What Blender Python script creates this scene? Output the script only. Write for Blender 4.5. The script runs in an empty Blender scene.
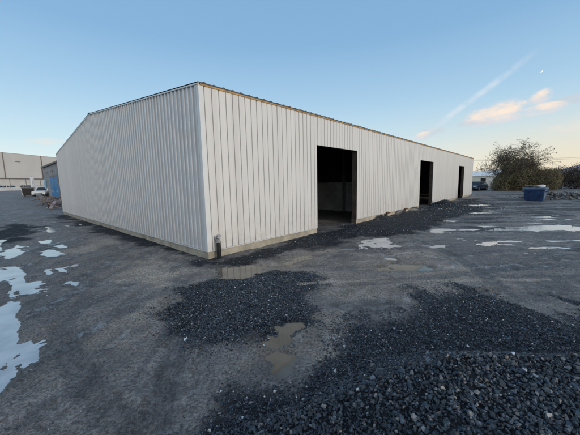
import bpy, bmesh, math, random
import numpy as np
from mathutils import Vector, Matrix

random.seed(7)
rng = np.random.default_rng(11)
scene = bpy.context.scene
COL = scene.collection
rad = math.radians

# ------------------------------------------------------------------ helpers
class MB:
    """collects shapes, then links them as ONE mesh object"""
    def __init__(self):
        self.v = []; self.f = []
    def quad(self, a, b, c, d):
        n = len(self.v); self.v += [tuple(a), tuple(b), tuple(c), tuple(d)]; self.f.append((n, n+1, n+2, n+3))
    def poly(self, pts):
        n = len(self.v); self.v += [tuple(p) for p in pts]; self.f.append(tuple(range(n, n+len(pts))))
    def box(self, x0, x1, y0, y1, z0, z1):
        n = len(self.v)
        self.v += [(x0,y0,z0),(x1,y0,z0),(x1,y1,z0),(x0,y1,z0),(x0,y0,z1),(x1,y0,z1),(x1,y1,z1),(x0,y1,z1)]
        self.f += [(n,n+3,n+2,n+1),(n+4,n+5,n+6,n+7),(n,n+1,n+5,n+4),(n+1,n+2,n+6,n+5),(n+2,n+3,n+7,n+6),(n+3,n,n+4,n+7)]
    def prism(self, pts2, y0, y1, axis='y'):
        """closed outline (x,z) extruded along y (or (y,z) along x)"""
        n = len(self.v); k = len(pts2)
        for y in (y0, y1):
            for (p, q) in pts2:
                self.v.append((p, y, q) if axis == 'y' else (y, p, q))
        self.f.append(tuple(range(n, n+k))); self.f.append(tuple(range(n+2*k-1, n+k-1, -1)))
        for i in range(k):
            j = (i+1) % k
            self.f.append((n+i, n+k+i, n+k+j, n+j))
    def tube(self, pts, radii, n=6, cap=True):
        base = len(self.v); m = len(pts)
        P = [Vector(p) for p in pts]
        if isinstance(radii, (int, float)): radii = [radii]*m
        for i, p in enumerate(P):
            t = (P[min(i+1, m-1)] - P[max(i-1, 0)])
            t = t.normalized() if t.length > 1e-9 else Vector((0,0,1))
            u = t.cross(Vector((0,0,1)) if abs(t.z) < .9 else Vector((1,0,0))).normalized(); w = t.cross(u)
            for k in range(n):
                a = 2*math.pi*k/n
                self.v.append(tuple(p + (u*math.cos(a) + w*math.sin(a))*radii[i]))
        for i in range(m-1):
            for k in range(n):
                k2 = (k+1) % n
                self.f.append((base+i*n+k, base+i*n+k2, base+(i+1)*n+k2, base+(i+1)*n+k))
        if cap:
            self.f.append(tuple(base+k for k in range(n-1, -1, -1)))
            self.f.append(tuple(base+(m-1)*n+k for k in range(n)))
    def build(self, name, mat, parent=None, loc=(0,0,0), rotz=0, smooth=False, fix=True):
        me = bpy.data.meshes.new(name)
        me.from_pydata(self.v, [], self.f)
        if fix:
            bm = bmesh.new(); bm.from_mesh(me)
            bmesh.ops.recalc_face_normals(bm, faces=bm.faces); bm.to_mesh(me); bm.free()
        me.materials.append(mat)
        if smooth:
            me.polygons.foreach_set('use_smooth', [True]*len(me.polygons))
        o = bpy.data.objects.new(name, me); COL.objects.link(o)
        if parent: o.parent = parent
        o.location = loc; o.rotation_euler = (0, 0, rotz)
        return o

def tag(o, label=None, cat=None, group=None, kind=None):
    if label: o['label'] = label
    if cat: o['category'] = cat
    if group: o['group'] = group
    if kind: o['kind'] = kind
    return o

def thing(name, label, cat, loc=(0,0,0), rotz=0, group=None):
    o = bpy.data.objects.new(name, None); COL.objects.link(o)
    o.empty_display_size = .2
    o.location = loc; o.rotation_euler = (0, 0, rotz)
    return tag(o, label, cat, group)

def copy_tree(o, parent=None):
    c = o.copy(); COL.objects.link(c)
    if parent: c.parent = parent
    for ch in list(o.children): copy_tree(ch, c)
    return c

def bevel(o, w=.01, seg=2):
    bm = bmesh.new(); bm.from_mesh(o.data)
    bmesh.ops.remove_doubles(bm, verts=bm.verts, dist=1e-5)
    bmesh.ops.bevel(bm, geom=[e for e in bm.edges if e.is_manifold and e.calc_face_angle(0) > .5], offset=w, segments=seg, affect='EDGES', profile=.5)
    bm.to_mesh(o.data); bm.free()
    return o

# ---------------------------------------------------------------- materials
def newmat(name):
    m = bpy.data.materials.new(name); m.use_nodes = True
    nt = m.node_tree
    return m, nt, nt.nodes['Principled BSDF']

def N(nt, typ, **kw):
    n = nt.nodes.new(typ)
    for k, v in kw.items():
        if k.startswith('i_'):
            key = k[2:]; key = int(key) if key.isdigit() else key.replace('_', ' ')
            n.inputs[key].default_value = v
        else: setattr(n, k, v)
    return n

def mixc(nt, fac, a, b, blend='MIX'):
    n = nt.nodes.new('ShaderNodeMix'); n.data_type = 'RGBA'; n.blend_type = blend
    for sock, val in ((n.inputs[0], fac), (n.inputs[6], a), (n.inputs[7], b)):
        if hasattr(val, 'links'): nt.links.new(val, sock)
        elif isinstance(val, (int, float)): sock.default_value = val
        else: sock.default_value = (*val, 1) if len(val) == 3 else val
    return n.outputs[2]

def math_(nt, op, a, b=None, c=None, clamp=False):
    n = nt.nodes.new('ShaderNodeMath'); n.operation = op; n.use_clamp = clamp
    for i, val in enumerate((a, b, c)):
        if val is None: continue
        if hasattr(val, 'links'): nt.links.new(val, n.inputs[i])
        else: n.inputs[i].default_value = val
    return n.outputs[0]

def smooth(nt, x, lo, hi, a=0., b=1.):
    n = nt.nodes.new('ShaderNodeMapRange'); n.interpolation_type = 'SMOOTHSTEP'
    nt.links.new(x, n.inputs[0])
    n.inputs[1].default_value = lo; n.inputs[2].default_value = hi; n.inputs[3].default_value = a; n.inputs[4].default_value = b
    return n.outputs[0]

def noise(nt, vec, scale, detail=4, rough=.55):
    n = N(nt, 'ShaderNodeTexNoise'); n.inputs['Scale'].default_value = scale
    n.inputs['Detail'].default_value = detail; n.inputs['Roughness'].default_value = rough
    if vec is not None: nt.links.new(vec, n.inputs['Vector'])
    return n.outputs['Fac']

def simple(name, col, rough=.6, var=.25, scale=3., metal=0., bump=0., spec=.5):
    """procedural paint, metal, plastic or timber: two-scale tonal noise plus optional bump"""
    m, nt, p = newmat(name)
    tc = N(nt, 'ShaderNodeTexCoord').outputs['Object']
    f = noise(nt, tc, scale, 5)
    lo = tuple(c*(1-var) for c in col); hi = tuple(min(1, c*(1+var)) for c in col)
    c = mixc(nt, smooth(nt, f, .3, .7), lo, hi)
    nt.links.new(c, p.inputs['Base Color'])
    p.inputs['Roughness'].default_value = rough; p.inputs['Metallic'].default_value = metal
    p.inputs['Specular IOR Level'].default_value = spec
    if bump:
        b = N(nt, 'ShaderNodeBump'); b.inputs['Strength'].default_value = bump; b.inputs['Distance'].default_value = .02
        nt.links.new(noise(nt, tc, scale*8, 6), b.inputs['Height']); nt.links.new(b.outputs[0], p.inputs['Normal'])
    return m

def clad_mat(name, col, col2, dirt=.35, wave=.2):
    """coated profiled steel: sheet-to-sheet tone steps, faint streaks, splashed dirt low down"""
    m, nt, p = newmat(name)
    tc = N(nt, 'ShaderNodeTexCoord').outputs['Object']
    sep = N(nt, 'ShaderNodeSeparateXYZ'); nt.links.new(tc, sep.inputs[0])
    run = math_(nt, 'ADD', sep.outputs[0], sep.outputs[1])
    idx = math_(nt, 'FLOOR', math_(nt, 'DIVIDE', run, PITCH))
    wn = N(nt, 'ShaderNodeTexWhiteNoise', noise_dimensions='1D'); nt.links.new(idx, wn.inputs['W'])
    c = mixc(nt, wn.outputs['Value'], col, col2)
    mp = N(nt, 'ShaderNodeMapping'); mp.inputs['Scale'].default_value = (9, 9, .5); nt.links.new(tc, mp.inputs[0])
    st = smooth(nt, noise(nt, mp.outputs[0], 1.0, 5), .35, .75)
    c = mixc(nt, math_(nt, 'MULTIPLY', st, .10), c, (col[0]*.72, col[1]*.72, col[2]*.7))
    low = smooth(nt, sep.outputs[2], 1.3, .15)
    sp = smooth(nt, noise(nt, tc, 5, 8, .7), .35, .75)
    c = mixc(nt, math_(nt, 'MULTIPLY', math_(nt, 'MULTIPLY', low, sp), dirt), c, (.30, .26, .21))
    nt.links.new(c, p.inputs['Base Color'])
    p.inputs['Roughness'].default_value = .42
    b = N(nt, 'ShaderNodeBump'); b.inputs['Strength'].default_value = wave; b.inputs['Distance'].default_value = .02
    mp2 = N(nt, 'ShaderNodeMapping'); mp2.inputs['Scale'].default_value = (3, 3, .6); nt.links.new(tc, mp2.inputs[0])
    nt.links.new(noise(nt, mp2.outputs[0], 1.0, 2), b.inputs['Height']); nt.links.new(b.outputs[0], p.inputs['Normal'])
    return m

PITCH = .187
M_FRONT = clad_mat('white_cladding_front', (.665, .653, .632), (.722, .712, .692), .28, 0.)  # warmer, lighter copy: the front wall's light put into the colour
M_GABLE = clad_mat('white_cladding_gable', (.605, .615, .622), (.675, .685, .692), .3, .08)  # same sheeting, cooler and darker: the gable's shade put into the colour
M_ROOF = simple('dark_roof_sheet', (.07, .072, .08), .45, .2, 2)
M_TRIM = simple('white_trim', (.70, .71, .715), .35, .06, 2)
M_EAVE = simple('brown_eave_timber', (.42, .26, .11), .7, .35, 6)
M_CONC = simple('pale_concrete', (.40, .36, .29), .85, .28, 2.2, bump=.5)
M_CONCIN = simple('grey_precast', (.62, .62, .60), .85, .2, 1.5, bump=.3)
M_DARKIN = simple('dark_sheet_and_shade', (.035, .036, .038), .8, .2, 2)  # near-black: indoor shade put into the colour, also the dark cross sheeting
M_JAMB = simple('brown_steel', (.075, .062, .05), .55, .3, 4)
M_STEEL = simple('grey_primer_steel', (.16, .17, .18), .55, .2, 4)
M_BLACK = simple('black_plastic', (.013, .013, .014), .35, .3, 8)
M_GALV = simple('galvanised', (.42, .43, .45), .35, .25, 20, metal=.6)
M_CREAM = simple('cream_cladding', (.58, .555, .515), .6, .05, .15)
M_CREAM2 = simple('pale_lower_wall', (.60, .57, .53), .6, .08, .3)
M_SEAM = simple('dark_downpipe', (.18, .165, .16), .5, .2, 1)
M_GREYB = simple('grey_render', (.33, .33, .335), .8, .14, .6)
M_BLUED = simple('blue_door_paint', (.02, .24, .52), .45, .18, 3)
M_BLUEL = simple('pale_blue_paint', (.22, .44, .60), .5, .12, 3)
M_FENCE = simple('dark_fence_steel', (.16, .14, .13), .6, .2, 3)
M_WHITEP = simple('white_paint', (.72, .73, .75), .3, .06, 3)
M_SILVER = simple('silver_paint', (.42, .44, .46), .3, .08, 3)
M_NAVY = simple('navy_paint', (.02, .035, .08), .25, .1, 3)
M_GLASS = simple('dark_glass', (.025, .03, .035), .06, .1, 3)
M_TYRE = simple('tyre_rubber', (.018, .018, .019), .85, .2, 12)
M_RIM = simple('alloy', (.4, .41, .42), .35, .15, 10, metal=.7)
M_LAMP = simple('lamp_glass', (.75, .77, .8), .1, .05, 8)
M_SKIP = simple('blue_skip_paint', (.012, .045, .125), .4, .4, 4)
M_SKIPR = simple('pale_blue_skip_paint', (.10, .16, .26), .45, .35, 4)
M_TIMBER = simple('weathered_timber', (.20, .155, .135), .8, .4, 5)
M_TIMBER2 = simple('pinkish_timber', (.30, .25, .24), .8, .3, 5)
M_RUBBLE = None

# ------------------------------------------------------------------- camera
cam = bpy.data.cameras.new('camera'); co = bpy.data.objects.new('camera', cam); COL.objects.link(co)
pit, rol = .1226442, -.0213493
fw = Vector((0, math.cos(pit), -math.sin(pit))); up = Vector((0, math.sin(pit), math.cos(pit))); rt = Vector((1, 0, 0))
c_, s_ = math.cos(rol), math.sin(rol)
rx = rt*c_ + up*s_; ux = -rt*s_ + up*c_
co.matrix_world = Matrix(((rx.x, ux.x, -fw.x, 0), (rx.y, ux.y, -fw.y, 0), (rx.z, ux.z, -fw.z, 1.7), (0, 0, 0, 1)))
cam.sensor_width = 36; cam.lens = 36*276.2959/580
cam.clip_start = .05; cam.clip_end = 6000
scene.camera = co

# ---------------------------------------------------------- light and sky
SUN_AZ, SUN_EL = 135., 6.      # azimuth clockwise from +Y
sv = Vector((math.sin(rad(SUN_AZ))*math.cos(rad(SUN_EL)), math.cos(rad(SUN_AZ))*math.cos(rad(SUN_EL)), math.sin(rad(SUN_EL))))
sl = bpy.data.lights.new('sun', 'SUN'); so = bpy.data.objects.new('sun', sl); COL.objects.link(so)
sl.energy = 1.35; sl.angle = rad(14); sl.color = (1, .94, .86)
so.rotation_euler = sv.to_track_quat('Z', 'Y').to_euler(); so.location = (30, -12, 20)

w = bpy.data.worlds.new('World'); scene.world = w; w.use_nodes = True
nt = w.node_tree; bg = nt.nodes['Background']
sky = N(nt, 'ShaderNodeTexSky', sky_type='NISHITA'); sky.sun_disc = False
sky.sun_elevation = rad(SUN_EL); sky.sun_rotation = rad(SUN_AZ); sky.altitude = 50; sky.air_density = 1.; sky.dust_density = .6; sky.ozone_density = 1.6
SKY_STRENGTH = .15
gen = N(nt, 'ShaderNodeTexCoord').outputs['Generated']
sepw = N(nt, 'ShaderNodeSeparateXYZ'); nt.links.new(gen, sepw.inputs[0])
def dotw(v):
    n = N(nt, 'ShaderNodeVectorMath', operation='DOT_PRODUCT'); nt.links.new(gen, n.inputs[0]); n.inputs[1].default_value = tuple(v)
    return n.outputs['Value']
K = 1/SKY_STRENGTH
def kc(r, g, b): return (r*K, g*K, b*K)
# clear-air gradient by elevation, warmer toward the sunset side
ramp = N(nt, 'ShaderNodeValToRGB'); nt.links.new(math_(nt, 'MULTIPLY', sepw.outputs[2], 1.0, clamp=True), ramp.inputs[0])
els = ramp.color_ramp.elements
stops = [(0., (.92, .94, .86)), (.06, (.82, .93, .93)), (.14, (.62, .82, .93)), (.27, (.415, .65, .87)), (.42, (.265, .49, .765)), (1., (.17, .34, .60))]
els[0].position, els[0].color = 0, (*stops[0][1], 1)
els[1].position, els[1].color = 1, (*stops[-1][1], 1)
for p_, c2 in stops[1:-1]:
    e = els.new(p_); e.color = (*c2, 1)
grad = mixc(nt, 1., ramp.outputs[0], (K, K, K), 'MULTIPLY')
warmside = smooth(nt, dotw((.927, .30, 0)), .35, 1.05)
lowband = smooth(nt, sepw.outputs[2], .24, 0.)
grad = mixc(nt, math_(nt, 'MULTIPLY', warmside, lowband), grad, kc(.93, .79, .58))
grad = mixc(nt, math_(nt, 'MULTIPLY', smooth(nt, dotw((0, -1, 0)), -.25, .6), .62), grad, kc(.86, .92, .98))  # unseen sky behind the camera, paled to add fill light
glow = math_(nt, 'MULTIPLY', smooth(nt, dotw(sv), .45, 1.), .75)
grad = mixc(nt, glow, grad, kc(1.12, .98, .82))  # broad out-of-view glow on the sunset side, added for warm fill
col = mixc(nt, .88, sky.outputs[0], grad)
# clouds: noise inside a few elongated patches of sky
mpw = N(nt, 'ShaderNodeMapping'); mpw.inputs['Scale'].default_value = (1, 1, 2.6); nt.links.new(gen, mpw.inputs[0])
cn = math_(nt, 'ADD', math_(nt, 'MULTIPLY', noise(nt, mpw.outputs[0], 15, 8, .62), .7), math_(nt, 'MULTIPLY', noise(nt, mpw.outputs[0], 48, 6, .65), .3))
def patch(cdir, a, b, tilt):
    c = Vector(cdir).normalized(); r = Vector((c.y, -c.x, 0)).normalized(); u = r.cross(c)
    r2 = r*math.cos(tilt) + u*math.sin(tilt); u2 = -r*math.sin(tilt) + u*math.cos(tilt)
    x = math_(nt, 'DIVIDE', dotw(r2), a); y = math_(nt, 'DIVIDE', dotw(u2), b)
    q = math_(nt, 'ADD', math_(nt, 'MULTIPLY', x, x), math_(nt, 'MULTIPLY', y, y))
    front = math_(nt, 'GREATER_THAN', dotw(c), 0)
    return math_(nt, 'MULTIPLY', math_(nt, 'SUBTRACT', 1, q, clamp=True), front)
def clouds(col, patches, colour, lo, hi, strength):
    m = None
    for p_ in patches:
        q = patch(*p_)
        m = q if m is None else math_(nt, 'MAXIMUM', m, q)
    d = math_(nt, 'ADD', math_(nt, 'MULTIPLY', m, .42), math_(nt, 'MULTIPLY', cn, 1.5))
    d = math_(nt, 'MULTIPLY', smooth(nt, d, lo, hi), smooth(nt, m, 0., .35))
    return mixc(nt, math_(nt, 'MULTIPLY', d, strength), col, colour)
def dirp(x, y):
    q = rx*((x-290)/276.2959) + ux*(-(y-217.5)/276.2959) + fw
    return q.normalized()
greyp = [((.545, .824, .163), .060, .012, .0), ((.4416, .8852, .1466), .05, .022, .2), ((.70, .69, .19), .10, .012, .1)]
peach = [((.582, .793, .180), .095, .036, .12), ((.648, .737, .207), .034, .020, .35), ((.655, .735, .175), .055, .016, .05), ((.42, .896, .140), .028, .013, .1)]
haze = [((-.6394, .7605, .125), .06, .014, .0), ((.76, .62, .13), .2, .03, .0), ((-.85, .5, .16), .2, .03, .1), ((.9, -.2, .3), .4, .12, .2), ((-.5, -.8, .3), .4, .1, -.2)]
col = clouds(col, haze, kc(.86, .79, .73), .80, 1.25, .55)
col = clouds(col, greyp, kc(.60, .64, .70), .80, 1.15, .6)
col = clouds(col, peach, kc(.80, .74, .74), .74, 1.22, .75)
col = clouds(col, [(tuple(Vector(c) + Vector((0, 0, .006))), a*.9, b*.72, t_) for c, a, b, t_ in peach], kc(.99, .84, .70), .86, 1.30, .95)
# contrail: a thin band along a great circle
t0 = Vector((.4294, .8919, .142)).normalized(); t1 = Vector((.627, .7093, .3221)).normalized()
nn = t0.cross(t1).normalized(); tt = nn.cross(t0)
ang = t0.angle(t1)
al = math_(nt, 'DIVIDE', dotw(tt), math.sin(ang))
wob = math_(nt, 'MULTIPLY', math_(nt, 'SUBTRACT', noise(nt, gen, 9, 3), .5), .012)
perp = math_(nt, 'ABSOLUTE', math_(nt, 'ADD', dotw(nn), wob))
core = smooth(nt, perp, .0135, .0005)
along = math_(nt, 'MULTIPLY', smooth(nt, al, -.08, .06), smooth(nt, al, 1.05, .55))
ragged = smooth(nt, noise(nt, gen, 26, 7, .65), .36, .62, .25, 1.)
trail = math_(nt, 'MULTIPLY', math_(nt, 'MULTIPLY', core, along), ragged)
trail = math_(nt, 'MULTIPLY', trail, math_(nt, 'GREATER_THAN', dotw(t0), 0))
col = mixc(nt, math_(nt, 'MULTIPLY', trail, .42), col, kc(.88, .89, .90))
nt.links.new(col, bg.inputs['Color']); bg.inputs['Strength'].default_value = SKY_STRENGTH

scene.cycles.max_bounces = 6; scene.cycles.diffuse_bounces = 3; scene.cycles.glossy_bounces = 3; scene.cycles.caustics_reflective = False
scene.view_settings.view_transform = 'Standard'; scene.view_settings.look = 'None'; scene.view_settings.exposure = 0

# thin crescent moon, far off
mm, mnt, mp_ = newmat('moon_surface')
mp_.inputs['Base Color'].default_value = (.8, .8, .78, 1)
mp_.inputs['Emission Color'].default_value = (.95, .95, .92, 1); mp_.inputs['Emission Strength'].default_value = .78
b = MB(); pts = []
for i in range(17):
    a = -math.pi/2 + math.pi*i/16; pts.append((math.cos(a), math.sin(a)))
inner = [(.55*math.cos(a_), math.sin(a_)) for a_ in [math.pi/2 - math.pi*i/16 for i in range(17)]]
md = Vector((.6336, .7269, .265)).normalized()
mr = Vector((md.y, -md.x, 0)).normalized(); mu = mr.cross(md)
outl = pts + inner[1:-1]
for i in range(16):
    a0, a1 = pts[i], pts[i+1]; b0, b1 = (pts[i][0]*.45, pts[i][1]), (pts[i+1][0]*.45, pts[i+1][1])
    def P3(q):
        ca, sa = math.cos(-.6), math.sin(-.6)
        x, y = q[0]*ca - q[1]*sa, q[0]*sa + q[1]*ca
        return (mr*x + mu*y)*11
    b.quad(P3(a0), P3(a1), P3(b1), P3(b0))
tag(b.build('moon', mm, loc=md*3000), 'thin pale crescent moon above the peach cloud', 'moon')

# ------------------------------------------------------------------- ground
A = Vector((math.cos(.8293), math.sin(.8293))); B = Vector((-A.y, A.x))
CX, CY = -1.9004, 6.25
WD, LEN, HE, HR, FZ = 17.6, 31.3, 3.9, 4.82, .19
DOORS = [(4.155, 6.84), (14.57, 17.25), (24.96, 27.10)]; HD = 2.934

def hash2(ix, iy, seed):
    n = (ix.astype(np.int64)*374761393 + iy.astype(np.int64)*668265263 + seed*2147483647) & 0xFFFFFFFF
    n = ((n ^ (n >> 13))*1274126177) & 0xFFFFFFFF
    return ((n ^ (n >> 16)) & 0xFFFFFF)/float(0xFFFFFF)
def vnoise(x, y, seed=0):
    x0 = np.floor(x); y0 = np.floor(y); fx = x-x0; fy = y-y0
    fx = fx*fx*fx*(fx*(fx*6-15)+10); fy = fy*fy*fy*(fy*(fy*6-15)+10)
    a = hash2(x0, y0, seed); b = hash2(x0+1, y0, seed); c = hash2(x0, y0+1, seed); d = hash2(x0+1, y0+1, seed)
    return (a*(1-fx)+b*fx)*(1-fy) + (c*(1-fx)+d*fx)*fy - .5
def fbm(x, y, oct=4, seed=0, gain=.5):
    s = 0; a = 1.; k = 1.
    for i in range(oct):
        s = s + a*vnoise(x*k, y*k, seed+i*17); a *= gain; k *= 2.03
    return s
def sstep(x, lo, hi):
    t = np.clip((x-lo)/(hi-lo), 0, 1); return t*t*(3-2*t)
def sdist(x, y, poly):
    """signed distance to a closed outline, positive inside"""
    P = np.array(poly, float); d2 = np.full(x.shape, 1e9); ins = np.zeros(x.shape, bool)
    for i in range(len(P)):
        a = P[i]; c = P[(i+1) % len(P)]; e = c-a
        t = np.clip(((x-a[0])*e[0] + (y-a[1])*e[1])/(e@e+1e-12), 0, 1)
        d2 = np.minimum(d2, (x-a[0]-t*e[0])**2 + (y-a[1]-t*e[1])**2)
        cond = ((a[1] > y) != (c[1] > y))
        with np.errstate(divide='ignore', invalid='ignore'):
            xi = a[0] + (y-a[1])*e[0]/(e[1] if abs(e[1]) > 1e-12 else 1e-12)
        ins ^= cond & (x < xi)
    d = np.sqrt(d2); return np.where(ins, d, -d)

# standing water: (outline on the ground, depth, muddy?)
PUDDLES = [
 ([(-7.6,6.9),(-6.1,6.0),(-5.4,5.5),(-5.2,4.75),(-6.0,4.6),(-7.5,5.6)], .035, 0),
 ([(-4.33,3.92),(-4.53,4.27),(-5.1,4.99),(-4.69,5.12),(-4.35,4.83),(-4.1,4.45),(-3.8,4.12),(-3.72,3.8),(-3.42,3.6),(-3.35,3.3),(-3.15,2.95),(-2.88,2.6),(-2.74,2.3),(-3.0,2.2),(-4.4,2.9),(-5.2,3.6)], .036, 0),
 ([(-6.88,7.34),(-7.09,7.83),(-8.14,8.92),(-8.09,9.24),(-6.86,8.34),(-6.5,7.77),(-6.4,7.19)], .035, 0),
 ([(-5.13,5.79),(-4.97,6.0),(-4.74,5.76),(-4.67,5.36)], .034, 0),
 ([(-4.17,4.88),(-4.09,4.98),(-3.88,4.81),(-3.95,4.67)], .034, 0),
 ([(-9.9,9.1),(-8.22,8.06),(-7.48,7.07),(-7.9,6.8)], .034, 0),
 ([(-7.62,7.41),(-7.63,7.75),(-7.21,7.37),(-7.22,7.05)], .032, 0),
 ([(-12.2,12.9),(-11.4,13.5),(-10.3,12.4),(-9.9,11.4),(-10.6,11.6)], .034, 0),
 ([(-1.37,5.46),(-.78,5.62),(-.66,5.34),(-.97,5.06),(-1.21,5.13)], .034, 1),
 ([(-.34,5.73),(-.25,6.12),(.4,6.36),(.42,5.96),(-.02,5.60)], .034, 1),
 ([(1.70,7.2),(1.9,7.74),(2.2,7.6),(2.05,7.05)], .036, 0),
 ([(2.38,8.11),(2.91,8.42),(2.88,7.39),(2.58,7.12),(2.38,7.69)], .036, 0),
 ([(1.81,5.72),(2.21,6.03),(2.75,5.75),(2.62,5.40),(1.8,5.42)], .033, 1),
 ([(-.42,2.92),(-.36,3.08),(.06,3.16),(.12,2.84),(.0,2.69),(.02,2.5),(-.1,2.3),(-.30,2.6)], .042, 1),
 ([(12.0,18.5),(14.0,20.6),(13.3,18.3),(11.8,16.6)], .036, 0),
 ([(10.9,12.1),(11.8,12.8),(11.7,11.9),(10.8,11.4)], .036, 0),
 ([(7.2,9.3),(8.2,9.75),(9.1,9.6),(10.6,9.9),(11.6,9.4),(9.9,9.0),(9.06,8.7),(8.3,8.9),(7.5,9.05)], .038, 0),
 ([(5.2,9.6),(6.4,10.0),(7.2,9.9),(6.2,9.4)], .034, 0),
 ([(8.6,11.3),(10.2,12.0),(10.6,11.6),(9.2,11.0)], .034, 0),
 ([(9.5,13.8),(11.2,15.2),(11.4,14.6),(10.0,13.5)], .034, 0),
 ([(7.2,7.5),(8.4,7.8),(9.0,7.6),(8.0,7.2)], .034, 0),
 ([(4.97,7.3),(5.81,7.95),(6.05,7.6),(5.6,7.2),(5.07,7.0)], .033, 0),
 ([(6.05,6.72),(6.57,6.95),(6.9,6.6),(6.6,6.4)], .034, 0),
 ([(5.5,6.15),(5.72,6.22),(5.62,6.02)], .033, 0),
 ([(3.7,7.18),(4.01,7.3),(4.0,7.02)], .033, 0),
 ([(6.7,12.1),(7.5,11.4),(7.2,10.7),(6.4,11.4)], .033, 0),
]
_r = random.Random(77)
for _k in range(11):      # small wet hollows over the right half of the yard
    _x = _r.uniform(4.2, 15); _y = _r.uniform(.50, .62)*_x + _r.uniform(3.6, 6.4)
    if (_x-CX)*B.x + (_y-CY)*B.y > -1.6: continue
    _a, _b = _r.uniform(.10, .28)*(.4+_x*.07), _r.uniform(.03, .07)*(.5+_x*.09)
    PUDDLES.append(([(_x+_a*math.cos(q*.785), _y+_b*math.sin(q*.785)) for q in range(8)], .036, 0))
GRAVEL = [
 ([(-1.72,3.36),(-1.71,3.7),(-1.49,3.96),(-1.9,4.46),(-1.59,4.63),(-1.26,5.02),(-.46,5.2),(.16,4.93),(.48,4.46),(.07,4.14),(.15,3.8),(.07,3.33),(-.19,2.99),(-.37,2.93),(-.56,2.74),(-.93,2.59),(-1.13,2.69),(-1.27,2.88),(-1.46,3.01)], 1.),
 ([(-2.4,6.3),(-1.53,6.1),(.86,9.2),(2.85,11.6),(5.4,14.2),(9.61,18.5),(15.14,24.5),(17.5,25.2),(13.2,18.3),(9.4,13.8),(6.15,11.0),(4.09,8.8),(2.42,8.5),(.49,7.0),(-.45,6.1),(-1.29,5.75),(-2.2,5.7)], .85),
 ([(-.9,1.5),(-.72,1.91),(-.66,2.12),(-.47,2.26),(.06,2.28),(.45,2.45),(.61,3.02),(.98,3.35),(1.63,3.45),(2.3,4.1),(2.9,4.0),(2.9,3.3),(4.5,3.0),(5.0,1.0),(0,.2)], .8),
 ([(-10.96,9.6),(-12.5,11.2),(-13.5,13.5),(-11.62,12.62),(-9.41,9.93),(-8.9,8.9),(-9.6,8.7)], .8),
 ([(-2.33,2.35),(-2.17,2.56),(-1.47,2.14),(-1.43,1.84),(-1.63,1.5),(-2.1,1.5)], .4),
 ([(.9,3.1),(1.2,3.8),(1.9,4.3),(3.0,4.4),(3.8,3.9),(4.4,3.0),(4.5,2.4),(2.0,2.6)], .66),
 ([(CX-.45,CY+.2),(CX+.3,CY-.3),(CX+.3,CY+.3),(CX-.0+B.x*18,CY+B.y*18),(CX-.55+B.x*18,CY-.35+B.y*18),(CX-.55+B.x*7,CY-.55+B.y*7)], .8),
 ([(5.2,8.4),(7.2,9.0),(10.0,12.2),(9.5,14.0),(6.5,11.2)], .55),
 ([(5,5.4),(9,5.6),(12,7.6),(9,8.3),(6.5,6.3)], .5),
 ([(8,12),(13,12),(24,18),(34,32),(26,36),(16,24),(10,16)], .55),
]
MUD = [
 ([(.1,4.44),(1.2,4.56),(4.4,4.46),(4.4,4.54),(1.2,4.65),(.1,4.55)], .61),
 ([(-6.4,7.2),(-6.4,9.3),(-5.4,8.6),(-5.4,7.1)], .8),
 ([(-3.6,5.2),(-3.5,6.2),(-2.7,6.5),(-2.3,5.6),(-1.8,5.3),(-2.2,4.7),(-2.9,4.7)], 1.),
 ([(-1.5,5.6),(-.3,6.3),(.8,6.8),(.8,5.6),(-.2,5.2),(-1.4,5.0)], .8),
 ([(1.4,5.2),(1.6,6.4),(3.2,6.4),(3.4,5.1)], .7),
 ([(-.6,2.3),(-.6,3.1),(.6,3.3),(.9,2.9),(.4,2.4)], .75),
 ([(-2.2,2.9),(-2.1,4.2),(-1.6,4.0),(-1.6,2.9)], .5),
 ([(.4,4.0),(.8,5.2),(3.5,5.0),(3.2,3.8),(1.5,3.6)], .45),
]
HEAPS = [ # x, y, radius along A, radius along B, height
 (10.15, 18.15, 1.9, .9, .44),
 (4.2, 12.62, .55, .35, .20), (5.85, 14.42, .6, .35, .24), (7.3, 16.1, .8, .4, .2),
 (19.8, 28.2, 2.2, 1.2, .25),
]
def pile_h(x, y):
    """foreground heap of crushed stone: crest line rising to the right, face slumping toward the yard"""
    crest = 1.56 + .30*np.clip((x+.4)/1.6, 0, 1) - .05*np.clip(x-1.6, 0, 4)
    hh = .41*sstep(x, -1.0, 1.35) + .05*vnoise(x*1.3, y*1.3, 5)*sstep(x, -.4, .5)
    d = y - crest
    far = np.clip(1 - d/(.12+hh*1.35), 0, 1); far = far**1.1
    near = 1 - .25*np.clip(-d/1.6, 0, 1)
    h = hh*np.where(d > 0, far, near)
    h = h*sstep(x, -1.1, -.4)*(1-sstep(x, 4.5, 7))*(1-sstep(-y, 1.0, 2.5))
    return np.maximum(h, 0)
def heap_h(x, y):
    h = np.zeros_like(x)
    for (hx, hy, ra, rb, hh) in HEAPS:
        u = ((x-hx)*A.x + (y-hy)*A.y)/ra; v = ((x-hx)*B.x + (y-hy)*B.y)/rb
        r = np.sqrt(u*u+v*v) + .25*fbm(x*1.7, y*1.7, 3, 41)
        h = np.maximum(h, hh*np.clip(1.05-r, 0, 1)**1.15)
    return h
def puddle_mask(x, y, which):
    poly = PUDDLES[which][0]; P = np.array(poly)
    out = np.full(x.shape, -9.)
    m = (x > P[:,0].min()-1) & (x < P[:,0].max()+1) & (y > P[:,1].min()-1) & (y < P[:,1].max()+1)
    if m.any(): out[m] = sdist(x[m], y[m], poly)
    return out
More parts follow.
